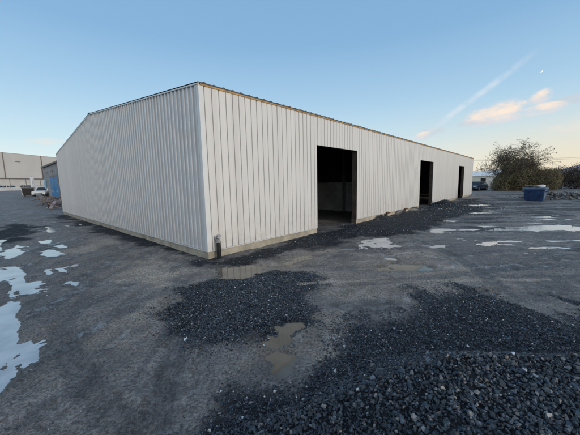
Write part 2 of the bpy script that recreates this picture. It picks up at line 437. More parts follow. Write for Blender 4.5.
TRACKS = [ # wheel ruts: start, end, sideways bow, lug period
 ((-.55, 1.2), (-7.6, 8.6), .35, .11), ((-1.75, .9), (-9.6, 7.6), .35, .11),
 ((-2.6, 1.0), (-3.3, 4.4), -.25, .13), ((-.9, 1.0), (-2.1, 4.5), -.25, .13),
 ((.6, 4.35), (13.5, 5.6), .5, .12), ((.5, 5.25), (13.0, 7.2), .5, .12),
 ((3.0, 9.6), (3.1, 3.6), .6, .10), ((1.9, 9.0), (1.45, 3.7), .6, .10),
 ((3.4, 8.6), (15.0, 12.6), -.6, .14),
]
def track_h(x, y):
    out = np.zeros_like(x); wet = np.zeros_like(x)
    for i, (a, b_, bow, per) in enumerate(TRACKS):
        a = np.array(a); e = np.array(b_)-a; L_ = np.hypot(*e); e = e/L_
        s_ = (x-a[0])*e[0] + (y-a[1])*e[1]; t_ = -(x-a[0])*e[1] + (y-a[1])*e[0]
        f = s_/L_
        t_ = t_ - bow*np.sin(np.clip(f, 0, 1)*math.pi) + .05*vnoise(s_*.9, s_*0+i, 400+i)
        on = sstep(f, 0, .06)*(1-sstep(f, .92, 1.))*sstep(fbm(s_*.45, s_*0+i*3.1, 2, 410+i)+.22, -.05, .18)
        w_ = np.abs(t_)
        bed = 1-sstep(w_, .09, .15); lip = np.exp(-((w_-.175)/.04)**2)
        lug = .5+.5*np.sign(np.sin((s_ + np.abs(t_)*.9)*2*math.pi/per))
        out += on*(-.016*bed + .009*lip*(1+vnoise(x*9, y*9, 430)) + .006*bed*lug)
        wet = np.maximum(wet, on*bed*.8)
    return out, wet
def ground_h(x, y):
    r = np.hypot(x, y)
    ramp = 1.4*sstep(r, 40, 100)*sstep(-x, 10, 35)
    amp = sstep(r, 300, 30)
    u = (x*A.x + y*A.y); v = (x*B.x + y*B.y)
    left = sstep(-x, .5, 2.5)
    ruts = (.026*fbm(u*3.4, v*.42, 3, 3)*left + .020*fbm(x*.35, y*2.6, 3, 9)*(1-left))
    h = ruts + .020*fbm(x*.9, y*.9, 4, 21) + .011*fbm(x*5, y*5, 3, 33)
    near = sstep(r, 14, 6)
    h = h + (.012*fbm(x*16, y*16, 3, 55) + .012*np.maximum(fbm(x*7, y*7, 3, 57), 0))*near
    h = np.where(h < 0, .028*np.tanh(h/.028), h)*amp
    h = h + track_h(x, y)[0]*(1 - sstep(pile_h(x, y), 0, .03))
    h = np.maximum(h, -.0275)
    for i, (poly, dep, md) in enumerate(PUDDLES):
        s = puddle_mask(x, y, i)
        sc = max(.09, .035*np.hypot(*np.mean(poly, 0)))
        cxp = float(np.mean(poly, 0)[0])
        stk = fbm(u*4.2, v*.75, 3, 140+i) if cxp < -2 else fbm(x*.8, y*4.0, 3, 140+i)
        s = s - sc*(.25 if cxp < -2 else (-.05 if md else .2)) + sc*(.8*fbm(x*2.2, y*2.2, 3, 70+i) + 2.6*stk + .35*fbm(x*9, y*9, 2, 171))
        h = h - dep*(1.9 if md else 1.5)*sstep(s, -sc*1.3, sc*1.2)
    return h + ramp + heap_h(x, y) + pile_h(x, y)
WATER = -.030
def masks(x, y):
    g = np.zeros_like(x); m = np.zeros_like(x); wt = np.zeros_like(x)
    ns = fbm(x*1.6, y*1.6, 5, 90, .6)
    far = .25+.04*np.hypot(x, y)
    for poly, k in GRAVEL:
        gi = k*sstep(sdist(x, y, poly) + far*.9*ns, -.62*far, .62*far)
        if k == .66: gi = gi*sstep(fbm(x*2.6+y*.75, y*.45-x*.12, 4, 201) + .06, -.10, .12)
        if k <= .55: gi = gi*sstep(fbm(x*.5, y*2.4, 4, 205), -.12, .14)
        g = np.maximum(g, gi)
    for poly, k in MUD:
        if k == .61: st_ = sstep(sdist(x, y, poly) + .05*ns, -.05, .03); m = np.maximum(m, st_); g = g*(1-.8*st_); continue
        m = np.maximum(m, k*sstep(sdist(x, y, poly) + far*1.2*ns, -.5*far, .6*far))
    for i, (poly, dep, md) in enumerate(PUDDLES):
        s = puddle_mask(x, y, i) + .2*ns
        wt = np.maximum(wt, sstep(s, -.55, .1))
    wt = np.maximum(wt, track_h(x, y)[1]*(1-g))
    hp = heap_h(x, y)
    g = np.maximum(g, sstep(hp, .02, .1)*np.where(x < 7.9, 0, 1)*np.where(x > 16, .4, 1))
    m = np.maximum(m, sstep(hp, .02, .1)*np.where(x < 7.9, 1, 0))
    p = sstep(pile_h(x, y), .01, .05)
    return np.maximum(g, p), m*(1-p), wt*(1-p)

def axis(lo_far, lo, hi, hi_far, step, mid_lo, mid_hi, mstep, grow=1.09):
    a = list(np.arange(lo, hi, step))
    x = a[-1]; 
    while x < mid_hi: x += mstep; a.append(x)
    s = mstep
    while x < hi_far: s *= grow; x += s; a.append(x)
    x = a[0]; pre = []
    while x > mid_lo: x -= mstep; pre.append(x)
    s = mstep
    while x > lo_far: s *= grow; x -= s; pre.append(x)
    return np.array(pre[::-1] + a)
gx = axis(-3000, -5.5, 5.5, 3000, .032, -14, 15, .09)
gy = axis(-300, .7, 6.6, 3500, .03, -2, 14, .07)
GX, GY = np.meshgrid(gx, gy)
xs = GX.ravel(); ys = GY.ravel()
zs = ground_h(xs, ys)
nx, ny = len(gx), len(gy)
def np_mesh(name, V, F, mat, attrs=None, smooth=False):
    me = bpy.data.meshes.new(name)
    nv, nf, k = len(V), len(F), F.shape[1]
    me.vertices.add(nv); me.vertices.foreach_set('co', np.ascontiguousarray(V, np.float32).ravel())
    me.loops.add(nf*k); me.loops.foreach_set('vertex_index', np.ascontiguousarray(F, np.int32).ravel())
    me.polygons.add(nf); me.polygons.foreach_set('loop_start', np.arange(0, nf*k, k, dtype=np.int32))
    me.update(calc_edges=True)
    me.polygons.foreach_set('use_smooth', np.full(nf, smooth))
    for an, arr in (attrs or {}).items():
        if arr.ndim == 1:
            a = me.attributes.new(an, 'FLOAT', 'POINT'); a.data.foreach_set('value', arr.astype(np.float32))
        else:
            a = me.attributes.new(an, 'FLOAT_COLOR', 'POINT'); a.data.foreach_set('color', arr.astype(np.float32).ravel())
    me.materials.append(mat)
    o = bpy.data.objects.new(name, me); COL.objects.link(o)
    return o

def ground_mat():
    m, nt, p = newmat('yard_ground')
    tc = N(nt, 'ShaderNodeTexCoord').outputs['Object']
    def att(n):
        a = N(nt, 'ShaderNodeAttribute'); a.attribute_name = n; return a.outputs['Fac']
    g, md, wt = att('gravel'), att('mud'), att('wet')
    big = noise(nt, tc, .55, 5, .6); mid = noise(nt, tc, 3.2, 6, .65); fine = noise(nt, tc, 38, 5, .7); grit = noise(nt, tc, 130, 3, .7)
    mp = N(nt, 'ShaderNodeMapping'); mp.inputs['Rotation'].default_value = (0, 0, -.8293); mp.inputs['Scale'].default_value = (2.4, .35, 1); nt.links.new(tc, mp.inputs[0])
    streakL = noise(nt, mp.outputs[0], 1.3, 5, .6)
    mpr = N(nt, 'ShaderNodeMapping'); mpr.inputs['Scale'].default_value = (.30, 2.2, 1); nt.links.new(tc, mpr.inputs[0])
    streakR = noise(nt, mpr.outputs[0], 1.0, 6, .62)
    sx = N(nt, 'ShaderNodeSeparateXYZ'); nt.links.new(tc, sx.inputs[0])
    side = smooth(nt, sx.outputs[0], -2.0, .8)
    streak = mixc(nt, side, streakL, streakR)
    c = mixc(nt, smooth(nt, big, .3, .7), GC[0], GC[1])
    c = mixc(nt, math_(nt, 'MULTIPLY', smooth(nt, streak, .44, .60), .7), c, GC[2])
    c = mixc(nt, math_(nt, 'MULTIPLY', smooth(nt, mid, .5, .72), .5), c, GC[3])
    c = mixc(nt, md, c, mixc(nt, smooth(nt, mid, .3, .7), GC[4], GC[5]))
    gk = math_(nt, 'MULTIPLY', smooth(nt, g, .22, .8), smooth(nt, math_(nt, 'ADD', math_(nt, 'MULTIPLY', mid, .5), math_(nt, 'MULTIPLY', fine, .5)), .25, .5, .55, 1.))
    c = mixc(nt, gk, c, GC[6])
    f2 = math_(nt, 'ADD', math_(nt, 'MULTIPLY', fine, .6), math_(nt, 'MULTIPLY', grit, .4))
    c = mixc(nt, 1., c, mixc(nt, smooth(nt, f2, .38, .64), (.42, .42, .42), (1.55, 1.55, 1.55)), 'MULTIPLY')
    spk = math_(nt, 'MULTIPLY', smooth(nt, grit, .62, .70), .45)
    c = mixc(nt, spk, c, (.42, .42, .42))
    c = mixc(nt, math_(nt, 'MULTIPLY', wt, .75), c, mixc(nt, 1., c, (.50, .50, .52), 'MULTIPLY'))
    nt.links.new(c, p.inputs['Base Color'])
    r = smooth(nt, math_(nt, 'ADD', mid, math_(nt, 'MULTIPLY', wt, -.28)), .2, .6, .40, .75)
    film = math_(nt, 'MULTIPLY', smooth(nt, math_(nt, 'ADD', streak, math_(nt, 'MULTIPLY', mid, .35)), .70, .80), math_(nt, 'SUBTRACT', 1, g, clamp=True))
    film = math_(nt, 'MULTIPLY', film, smooth(nt, noise(nt, tc, 7, 5, .7), .42, .58))
    r = math_(nt, 'MULTIPLY', r, math_(nt, 'SUBTRACT', 1, math_(nt, 'MULTIPLY', film, .72)))
    nt.links.new(r, p.inputs['Roughness'])
    r = math_(nt, 'ADD', math_(nt, 'MULTIPLY', r, math_(nt, 'SUBTRACT', 1, g, clamp=True)), math_(nt, 'MULTIPLY', g, .8))
    nt.links.new(r, p.inputs['Roughness'])
    nt.links.new(math_(nt, 'SUBTRACT', math_(nt, 'ADD', .22, math_(nt, 'MULTIPLY', film, .95)), math_(nt, 'MULTIPLY', g, .12)), p.inputs['Specular IOR Level'])
    b = N(nt, 'ShaderNodeBump'); b.inputs['Strength'].default_value = .8; b.inputs['Distance'].default_value = .022
    hh = math_(nt, 'ADD', math_(nt, 'MULTIPLY', fine, .7), math_(nt, 'MULTIPLY', grit, .35))
    nt.links.new(math_(nt, 'SUBTRACT', .9, math_(nt, 'MULTIPLY', film, .62)), b.inputs['Strength'])
    nt.links.new(hh, b.inputs['Height']); nt.links.new(b.outputs[0], p.inputs['Normal'])
    return m
GC = [(.185, .174, .165), (.285, .266, .248), (.080, .079, .082), (.40, .375, .345), (.33, .285, .235), (.45, .395, .33), (.024, .027, .033)]
M_GROUND = ground_mat()
idx = np.arange(nx*ny).reshape(ny, nx)
F = np.stack([idx[:-1,:-1], idx[:-1,1:], idx[1:,1:], idx[1:,:-1]], -1).reshape(-1, 4)
mg, mmud, mw = masks(xs, ys)
go = np_mesh('ground', np.stack([xs, ys, zs], 1), F, M_GROUND, {'gravel': mg, 'mud': mmud, 'wet': mw}, smooth=True)
tag(go, kind='structure')

# ---- water in the hollows: flat sheets, edges lie under the ground
def water_mat(name, colr, ior, rough):
    m, nt, p = newmat(name)
    tc = N(nt, 'ShaderNodeTexCoord').outputs['Object']
    c = mixc(nt, smooth(nt, noise(nt, tc, 2.5, 4), .3, .7), tuple(q*.75 for q in colr), tuple(q*1.2 for q in colr))
    nt.links.new(c, p.inputs['Base Color'])
    p.inputs['Roughness'].default_value = rough; p.inputs['IOR'].default_value = ior
    b = N(nt, 'ShaderNodeBump'); b.inputs['Strength'].default_value = .04; b.inputs['Distance'].default_value = .01
    nt.links.new(noise(nt, tc, 7, 2), b.inputs['Height']); nt.links.new(b.outputs[0], p.inputs['Normal'])
    return m
M_WATER = water_mat('still_water', (.46, .47, .47), 2.3, .06)  # pale base colour stands in for the bright sky's reflection
M_WATERM = water_mat('muddy_water', (.145, .126, .094), 1.45, .06)
for poly, dep, md in PUDDLES:
    P = np.array(poly); c = P.mean(0)
    k = max(.12, .05*np.hypot(*c))
    q = [c + (p_-c)*(1 + (k*1.6+.55)/max(np.linalg.norm(p_-c), .3)) for p_ in P]
    b = MB(); b.poly([(p_[0]-c[0], p_[1]-c[1], 0) for p_ in q])
    o = b.build('puddle', M_WATERM if md else M_WATER, loc=(c[0], c[1], WATER - .00015*PUDDLES.index((poly, dep, md))), fix=False)
    if o.data.polygons[0].normal.z < 0: o.data.flip_normals()
    tag(o, kind='structure')

# ------------------------------------------------------------------- gravel
def stone_protos(n, pts=13):
    out = []
    for i in range(n):
        bm = bmesh.new()
        for _ in range(pts):
            v = Vector((random.gauss(0,1), random.gauss(0,1), random.gauss(0,1))).normalized()*random.uniform(.8, 1.05)
            bm.verts.new((v.x*random.uniform(.95,1.05), v.y*.82, v.z*.66))
        r = bmesh.ops.convex_hull(bm, input=bm.verts)
        junk = [e for e in r['geom_interior'] if isinstance(e, bmesh.types.BMVert)]
        if junk: bmesh.ops.delete(bm, geom=junk, context='VERTS')
        bmesh.ops.triangulate(bm, faces=bm.faces); bm.verts.index_update()
        V = np.array([v.co[:] for v in bm.verts]); Fc = np.array([[v.index for v in f.verts] for f in bm.faces]); bm.free()
        out.append((V, Fc))
    return out
PROT = stone_protos(36); PROTS = stone_protos(24, 8)
def rand_rot(n):
    q = rng.normal(size=(n, 4)); q /= np.linalg.norm(q, axis=1)[:, None]; w_, x, y, z = q.T
    return np.stack([np.stack([1-2*(y*y+z*z), 2*(x*y-z*w_), 2*(x*z+y*w_)], 1),
                     np.stack([2*(x*y+z*w_), 1-2*(x*x+z*z), 2*(y*z-x*w_)], 1),
                     np.stack([2*(x*z-y*w_), 2*(y*z+x*w_), 1-2*(x*x+y*y)], 1)], 1)
def stones(name, pos, size, tone, mat, prot):
    Vs, Fs, Ts, off = [], [], [], 0
    which = rng.integers(0, len(prot), len(pos)); rot = rand_rot(len(pos))
    for k, (V, Fc) in enumerate(prot):
        m = np.where(which == k)[0]
        if not len(m): continue
        W = np.einsum('nij,vj->nvi', rot[m], V)*size[m][:, None, None] + pos[m][:, None, :]
        nv = len(V)
        Vs.append(W.reshape(-1, 3)); Ts.append(np.repeat(tone[m], nv, 0))
        Fs.append((Fc[None] + (off + np.arange(len(m))*nv)[:, None, None]).reshape(-1, 3)); off += nv*len(m)
    return np_mesh(name, np.concatenate(Vs), np.concatenate(Fs), mat, {'tone': np.concatenate(Ts)})
def tones(n, base, light=.05, white=.006):
    t = base*np.exp(rng.normal(0, .48, n))
    r = rng.random(n); t = np.where(r < light, rng.uniform(.12, .24, n), t); t = np.where(r < white, rng.uniform(.45, .7, n), t)
    hue = rng.normal(0, .05, n)
    lt = sstep(t, .07, .16)
    return np.stack([t*(.72+hue+.24*lt), t*(1.0), t*(1.32-hue-.27*lt), np.ones(n)], 1)
def stone_mat():
    m, nt, p = newmat('crushed_stone')
    a = N(nt, 'ShaderNodeAttribute'); a.attribute_name = 'tone'
    tc = N(nt, 'ShaderNodeTexCoord').outputs['Object']
    f = noise(nt, tc, 90, 4, .6)
    c = mixc(nt, 1., a.outputs['Color'], mixc(nt, smooth(nt, f, .3, .7), (.65, .65, .65), (1.4, 1.4, 1.4)), 'MULTIPLY')
    nt.links.new(c, p.inputs['Base Color'])
    nt.links.new(smooth(nt, noise(nt, tc, 25, 2), .3, .7, .26, .52), p.inputs['Roughness'])
    b = N(nt, 'ShaderNodeBump'); b.inputs['Strength'].default_value = .5; b.inputs['Distance'].default_value = .004
    nt.links.new(f, b.inputs['Height']); nt.links.new(b.outputs[0], p.inputs['Normal'])
    return m
M_STONE = stone_mat()
def inside_building(x, y, pad=0.):
    u = (x-CX)*A.x + (y-CY)*A.y; v = (x-CX)*B.x + (y-CY)*B.y
    return (u > -pad) & (v > -pad) & (u < LEN+pad) & (v < WD+pad)
# the heap in the foreground
n = 72000
px = rng.uniform(-1.15, 4.2, n); py = rng.uniform(.35, 2.75, n)
ph = pile_h(px, py)
keep = (ph > .012) & ((px < 3.2) | (rng.random(n) < .5)); keep &= rng.random(n) < .35 + .65*sstep(ph, .01, .06)
px, py, ph = px[keep], py[keep], ph[keep]
size = np.clip(np.exp(rng.normal(math.log(.0130), .36, len(px))), .007, .034)
pz = ground_h(px, py) + size*rng.uniform(-.5, .55, len(px)) + rng.uniform(-.004, .012, len(px))
o = stones('gravel_heap', np.stack([px, py, pz], 1), size, tones(len(px), .042, .08, .006), M_STONE, PROT)
tag(o, 'heap of dark blue grey crushed stone filling the near right corner of the yard', 'gravel heap', kind='stuff')
# stone spread over the yard
xs1, ys1, sz1, tn1 = [], [], [], []
def spread(n, x0, x1, y0, y1, dens, smin, smed, smax, light, base=.05):
    x = rng.uniform(x0, x1, n); y = rng.uniform(y0, y1, n)
    g, m, wt = masks(x, y)
    k = rng.random(n) < dens(g, x, y)
    k &= ~inside_building(x, y, -.4); k &= (pile_h(x, y) < .03)
    k &= ground_h(x, y) > WATER-.010
    x, y = x[k], y[k]
    s = np.clip(np.exp(rng.normal(math.log(smed), .38, len(x))), smin, smax)
    xs1.append(x); ys1.append(y); sz1.append(s); tn1.append(tones(len(x), base, light, .012))
spread(56000, -2.3, 1.0, 2.3, 5.5, lambda g, x, y: np.clip(g*1.15, 0, 1)**1.25, .004, .0105, .026, .10)
spread(150000, -1.2, 5.2, .6, 5.0, lambda g, x, y: np.clip(g*1.2, 0, 1)**1.25, .004, .0105, .028, .09)
spread(60000, -2.6, 11, 5.2, 19, lambda g, x, y: np.clip(g*1.1, 0, 1)**1.25, .008, .014, .034, .05)
spread(100000, -5, 6, .7, 7, lambda g, x, y: np.clip(.25+.9*fbm(x*1.1, y*1.1, 4, 301), .06, 1), .002, .0052, .018, .12, .075)
spread(30000, -14, 14, 6, 16, lambda g, x, y: np.clip(.25+.9*fbm(x*.8, y*.8, 4, 303), .06, 1), .005, .010, .034, .12, .075)
spread(16000, 8, 26, 9, 30, lambda g, x, y: np.clip(.2+1.2*fbm(x*.5, y*.5, 4, 307), .05, 1), .012, .024, .09, .16, .08)
spread(6000, 6.9, 14.5, 15.5, 21, lambda g, x, y: np.clip(g-.3, 0, 1), .02, .035, .09, .03)
X = np.concatenate(xs1); Y = np.concatenate(ys1); S = np.concatenate(sz1); T = np.concatenate(tn1)
Z = ground_h(X, Y) + S*rng.uniform(-.35, .3, len(X))
o = stones('gravel', np.stack([X, Y, Z], 1), S, T, M_STONE, PROTS)
tag(o, 'loose dark gravel scattered in patches over the muddy yard', 'gravel', kind='stuff')

# ------------------------------------------------- the white steel building
bld = thing('storage_shed', 'long low white ribbed steel building with three open dark doorways', 'industrial shed', (CX, CY, 0), .8293)
RIB = .032
def ridge_z(y): return HE + (HR-HE)*(1-abs(y-WD/2)/(WD/2))
SECT_FRONT = ((-.0125, RIB), (-.010, 0), (.010, 0), (.0125, RIB))
SECT_GABLE = ((-.042, 0), (-.030, RIB*1.25), (.030, RIB*1.25), (.042, 0))
def rib_profile(s0, s1, sect=SECT_FRONT):
    """(s, out) points of a trapezoidal sheet between s0 and s1"""
    flat = sect[0][1]; pts = [(s0, flat)]
    k0 = math.floor(s0/PITCH)-1
    for k in range(k0, int(s1/PITCH)+2):
        c = (k+.5)*PITCH
        for ds, d in sect:
            if s0+.001 < c+ds < s1-.001: pts.append((c+ds, d))
    pts.append((s1, pts[-1][1]))
    return pts
b = MB()
def front_piece(s0, s1, z0, z1, y=0., sgn=-1):
    pr = rib_profile(s0, s1)
    for (a0, d0), (a1, d1) in zip(pr[:-1], pr[1:]):
        b.quad((a0, y+sgn*d0, z0), (a1, y+sgn*d1, z0), (a1, y+sgn*d1, z1), (a0, y+sgn*d0, z1))
TOP = HE-.07
edges = [.0] + [e for d in DOORS for e in d] + [LEN]
for i in range(0, len(edges), 2): front_piece(edges[i], edges[i+1], FZ, TOP)
for d in DOORS: front_piece(d[0], d[1], HD, TOP)
b.build('front_cladding', M_FRONT, bld, fix=False)
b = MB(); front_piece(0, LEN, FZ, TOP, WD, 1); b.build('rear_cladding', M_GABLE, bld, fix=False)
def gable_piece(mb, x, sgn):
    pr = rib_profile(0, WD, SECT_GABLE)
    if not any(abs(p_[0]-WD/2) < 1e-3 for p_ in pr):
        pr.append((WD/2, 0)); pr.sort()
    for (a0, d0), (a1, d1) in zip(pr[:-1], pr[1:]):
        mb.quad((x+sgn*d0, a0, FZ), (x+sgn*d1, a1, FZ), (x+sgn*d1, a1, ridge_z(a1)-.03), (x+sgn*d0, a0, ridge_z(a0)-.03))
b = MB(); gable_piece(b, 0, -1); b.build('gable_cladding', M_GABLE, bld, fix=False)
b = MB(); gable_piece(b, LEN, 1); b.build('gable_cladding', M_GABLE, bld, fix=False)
# dark sheets added inside the walls: indoor shade put into the colour
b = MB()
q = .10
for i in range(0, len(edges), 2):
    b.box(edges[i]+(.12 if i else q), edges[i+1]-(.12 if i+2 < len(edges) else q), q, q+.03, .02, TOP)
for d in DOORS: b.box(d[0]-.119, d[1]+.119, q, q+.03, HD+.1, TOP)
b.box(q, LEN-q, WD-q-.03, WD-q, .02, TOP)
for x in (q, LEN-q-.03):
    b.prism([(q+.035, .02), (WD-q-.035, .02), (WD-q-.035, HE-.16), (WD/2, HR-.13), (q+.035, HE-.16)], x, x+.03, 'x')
b.build('indoor_shade', M_DARKIN, bld)
# roof sheets with ribs running down the slope
b = MB()
sl_ = (HR-HE)/(WD/2)
OV = .06
pts = [(-.05, 0)]
k = 0
while True:
    c = k*.25 + .1
    if c > LEN: break
    pts += [(c-.04, 0), (c-.02, .017), (c+.02, .017), (c+.04, 0)]; k += 1
pts.append((LEN+.05, 0))
for (a0, d0), (a1, d1) in zip(pts[:-1], pts[1:]):
    for s in (0, 1):
        ye = -OV if s == 0 else WD+OV; ze = HE - OV*sl_
        b.quad((a0, ye, ze+d0), (a1, ye, ze+d1), (a1, WD/2, HR+d1), (a0, WD/2, HR+d0))
        b.quad((a0, ye, ze-.022), (a1, ye, ze-.022), (a1, WD/2, HR-.022), (a0, WD/2, HR-.022))
        b.quad((a0, ye, ze-.022), (a1, ye, ze-.022), (a1, ye, ze+d1), (a0, ye, ze+d0))
roof = b.build('roof', M_ROOF, bld, fix=False)
b = MB()
b.prism([(WD/2-.2, HR+.020-.2*sl_), (WD/2, HR+.026), (WD/2+.2, HR+.020-.2*sl_), (WD/2, HR+.018)], -.052, LEN+.052, 'x')
b.build('ridge_cap', M_ROOF, roof)
for x0, x1 in ((-.052, -.034), (LEN+.034, LEN+.052)):
    b = MB(); z_ = HE-OV*sl_
    b.prism([(-OV, z_-.05), (-OV, z_-.024), (WD/2, HR-.024), (WD+OV, z_-.024), (WD+OV, z_-.05), (WD/2, HR-.055)], x0, x1, 'x')
    b.build('verge_trim', M_TRIM, bld)
b = MB(); b.box(.0, LEN, -.052, .04, TOP+.002, HE-.03); b.build('eave_board', M_EAVE, bld)
# corner flashings and drip trims
for (x, y, dx, dy) in ((0, 0, 1, 1), (LEN, 0, -1, 1), (0, WD, 1, -1)):
    b = MB(); o_ = .040; wv = .08
    b.prism([(x-dx*o_, y-dy*o_), (x+dx*wv, y-dy*o_), (x+dx*wv, y-dy*(o_-.004)), (x-dx*(o_-.004), y-dy*(o_-.004)), (x-dx*(o_-.004), y+dy*wv), (x-dx*o_, y+dy*wv)], 0, 1)
    b.v = [(p_[0], p_[2], FZ-.01 + p_[1]*(HE-.05-FZ)) for p_ in b.v]
    b.build('corner_flashing', M_TRIM, bld)
b = MB()
for i in range(0, len(edges), 2): b.box(edges[i]-(.046 if i == 0 else 0), edges[i+1], -.046, -.001, FZ-.018, FZ-.004)
b.box(-.046, -.001, 0, WD, FZ-.0182, FZ-.0042)
b.build('drip_trim', M_TRIM, bld)
# concrete plinth, broken out twice past the first doorway
b = MB()
gaps = [(4.155, 6.84), (9.55, 9.98), (11.95, 12.42), (14.57, 17.25), (24.96, 27.10)]
e2 = [-.012] + [v for g_ in gaps for v in g_] + [LEN]
for i in range(0, len(e2), 2): b.box(e2[i], e2[i+1], -.012, .2, -.4, FZ-.02)
b.box(-.012, .2, .203, WD, -.4, FZ-.021); b.box(LEN-.2, LEN, .203, WD, -.4, FZ-.021); b.box(.203, LEN-.203, WD-.2, WD, -.4, FZ-.021)
pl = b.build('plinth', M_CONC, bld)
# doorway frames
for d in DOORS:
    b = MB()
    b.box(d[0]-.10, d[0], -.045, .19, -.05, HD); b.box(d[1], d[1]+.10, -.045, .19, -.05, HD)
    b.box(d[0]-.10, d[1]+.10, -.045, .19, HD+.002, HD+.10)
    b.v = [(x, max(y, .004), z) for x, y, z in b.v]
    b.build('door_frame', M_JAMB, bld)
# interior frame: portal columns, rafters, cross wall
for i, x in enumerate([.45, 5.2 if False else 7.4, 13.2, 18.6, 24.0, 30.8]):
    for y in (.38, WD-.38):
        b = MB()
        for bx in ((x-.09, x+.09, y-.09, y-.078), (x-.09, x+.09, y+.078, y+.09), (x-.006, x+.006, y-.078, y+.078)): b.box(*bx, -.1, HE-.2)
        b.build('column', M_STEEL, bld)
    b = MB()
    b.prism([(.3, HE-.4), (WD/2, HR-.35), (WD-.3, HE-.4), (WD-.3, HE-.15), (WD/2, HR-.12), (.3, HE-.15)], x-.06, x+.06, 'x')
    b.build('rafter', M_STEEL, bld)
b = MB(); b.box(11.02, 11.16, .5, WD-.2, -.1, 1.7); b.build('cross_wall', M_CONCIN, bld)
b = MB(); b.prism([(.5, 1.703), (WD-.2, 1.703), (WD-.2, HE-.2), (WD/2, HR-.16), (.5, HE-.2)], 11.06, 11.11, 'x'); b.build('cross_sheeting', M_DARKIN, bld)
for y in (3.05, 8.8, 14.3):
    b = MB(); b.box(10.84, 11.0, y-.07, y+.07, -.1, HE-.1); b.build('column', M_GALV if y < 4 else M_STEEL, bld)

# downpipe stub at the near corner
pp = thing('drain_pipe', 'short black drain pipe stub with grey metal cap at near corner of white building', 'pipe', (-1.67, 6.29, 0))
b = MB(); b.tube([(0,0,-.1), (0,0,.38)], .052, 14); b.build('pipe', M_BLACK, pp, smooth=False)
b = MB(); b.tube([(0,0,.381), (0,0,.40), (0,0,.401), (0,0,.46)], [.062, .062, .045, .045], 14); b.tube([(0,0,.455), (.01,.03,.50), (.02,.07,.53)], [.04,.036,.032], 10)
b.build('cap', M_GALV, pp)
b = MB(); b.box(-.05, .05, .055, .075, .42, .52); b.build('bracket', M_GALV, pp, rotz=.8293)

# ------------------------------------------------------- cars
def make_car(label, paint, L=4.2, Wc=1.75, Hc=1.5, group=None):
    t = thing('parked_car', label, 'car', group=group)
    h = Wc/2
    lower = [(-L/2, .32), (-L/2+.05, .62), (-L/2+.08, .80), (-L*.24, .93), (L*.40, .96), (L/2-.03, .85), (L/2, .5), (L/2-.05, .30)]
    b = MB()
    for i in range(len(lower)):     # rounded-in body sides: three rings
        pass
    n = len(lower); rings = [(-h, .93), (-h*.97, 1.), (h*.97, 1.), (h, .93)]
    base = 0
    for y, k in rings:
        for (x, z) in lower: b.v.append((x*(1 if k == 1. else .97), y, .32 + (z-.32)*(1 if k == 1. else .9)))
    for r in range(3):
        for i in range(n):
            j = (i+1) % n; b.f.append((r*n+i, r*n+j, (r+1)*n+j, (r+1)*n+i))
    b.f.append(tuple(range(n))); b.f.append(tuple(3*n+i for i in range(n-1, -1, -1)))
    cab = [(-L*.25, .90), (-L*.10, Hc-.06), (L*.02, Hc), (L*.28, Hc-.03), (L*.42, .93)]
    m = len(cab); s0 = len(b.v)
    for y, s in ((-1, 1), (1, 1)):
        for i, (x, z) in enumerate(cab):
            b.v.append((x, y*(h*.95 if i in (0, m-1) else h*.78), z))
    for i in range(m):
        j = (i+1) % m; b.f.append((s0+i, s0+j, s0+m+j, s0+m+i))
    b.f.append(tuple(s0+i for i in range(m))); b.f.append(tuple(s0+m+i for i in range(m-1, -1, -1)))
    body = bevel(b.build('body', paint, t), .03, 2)
    def lerp(p, q, f): return tuple(p[i]+(q[i]-p[i])*f for i in range(3))
    P = lambda i, s: (cab[i][0], s*(h*.95 if i in (0, m-1) else h*.78), cab[i][1])
    def pane(a, bq, c, d, off):
        b = MB(); cen = tuple(sum(p[i] for p in (a, bq, c, d))/4 for i in range(3))
        b.quad(*[tuple(cen[i]+(p[i]-cen[i])*.86+off[i] for i in range(3)) for p in (a, bq, c, d)]); b.build('window', M_GLASS, t, fix=False)
    pane(P(0,-1), P(0,1), P(1,1), P(1,-1), (-.012,0,.008)); pane(P(4,-1), P(4,1), P(3,1), P(3,-1), (.012,0,.008))
    for s in (-1, 1):
        b0 = (0.3, s*h*.95, .93); mid_b = (L*.06, s*h*.95, .93); mid_t = (L*.06, s*h*.78, Hc-.02)
        pane(P(0,s), mid_b, mid_t, P(1,s), (0, s*.012, .0)); pane(mid_b, P(4,s), P(3,s), mid_t, (0, s*.012, .0))
        b = MB(); b.box(-L/2-.005, -L/2+.12, s*h*.62-.17, s*h*.62+.17, .62, .76); bevel(b.build('headlight', M_LAMP, t), .02)
        for x in (-L*.31, L*.30):
            b = MB(); b.tube([(x, s*(h-.19), .32), (x, s*(h+.01), .32)], .32, 18); wv = b.build('wheel', M_TYRE, t)
            b = MB(); b.tube([(x, s*(h-.02), .32), (x, s*(h+.018), .32)], .2, 12); b.build('rim', M_RIM, wv)
    b = MB(); b.box(-L/2-.012, -L/2+.05, -.55, .55, .36, .50); b.build('grille', M_BLACK, t)
    return t
def gz(x, y): return float(ground_h(np.array([float(x)]), np.array([float(y)]))[0])
def put(o, x, y, az):   # az: heading the nose (local -X) points to, clockwise from +Y
    o.location = (x, y, gz(x, y)); o.rotation_euler = (0, 0, rad(90-az) + math.pi)
car = make_car('white car parked facing the yard in front of the grey unit with blue doors', M_WHITEP, 4.3, 1.8, 1.55)
put(car, -41.6, 47.2, 160)
car2 = make_car('dark navy car parked beyond the far right end of the white building', M_NAVY, 4.3, 1.75, 1.45)
put(car2, 29.2, 43.3, 235)
car3 = make_car('silver car parked behind the mesh fence, leftmost in the row', M_SILVER, 4.3, 1.75, 1.5, 'cars parked behind the mesh fence')
put(car3, -80.0, 76.5, 100)
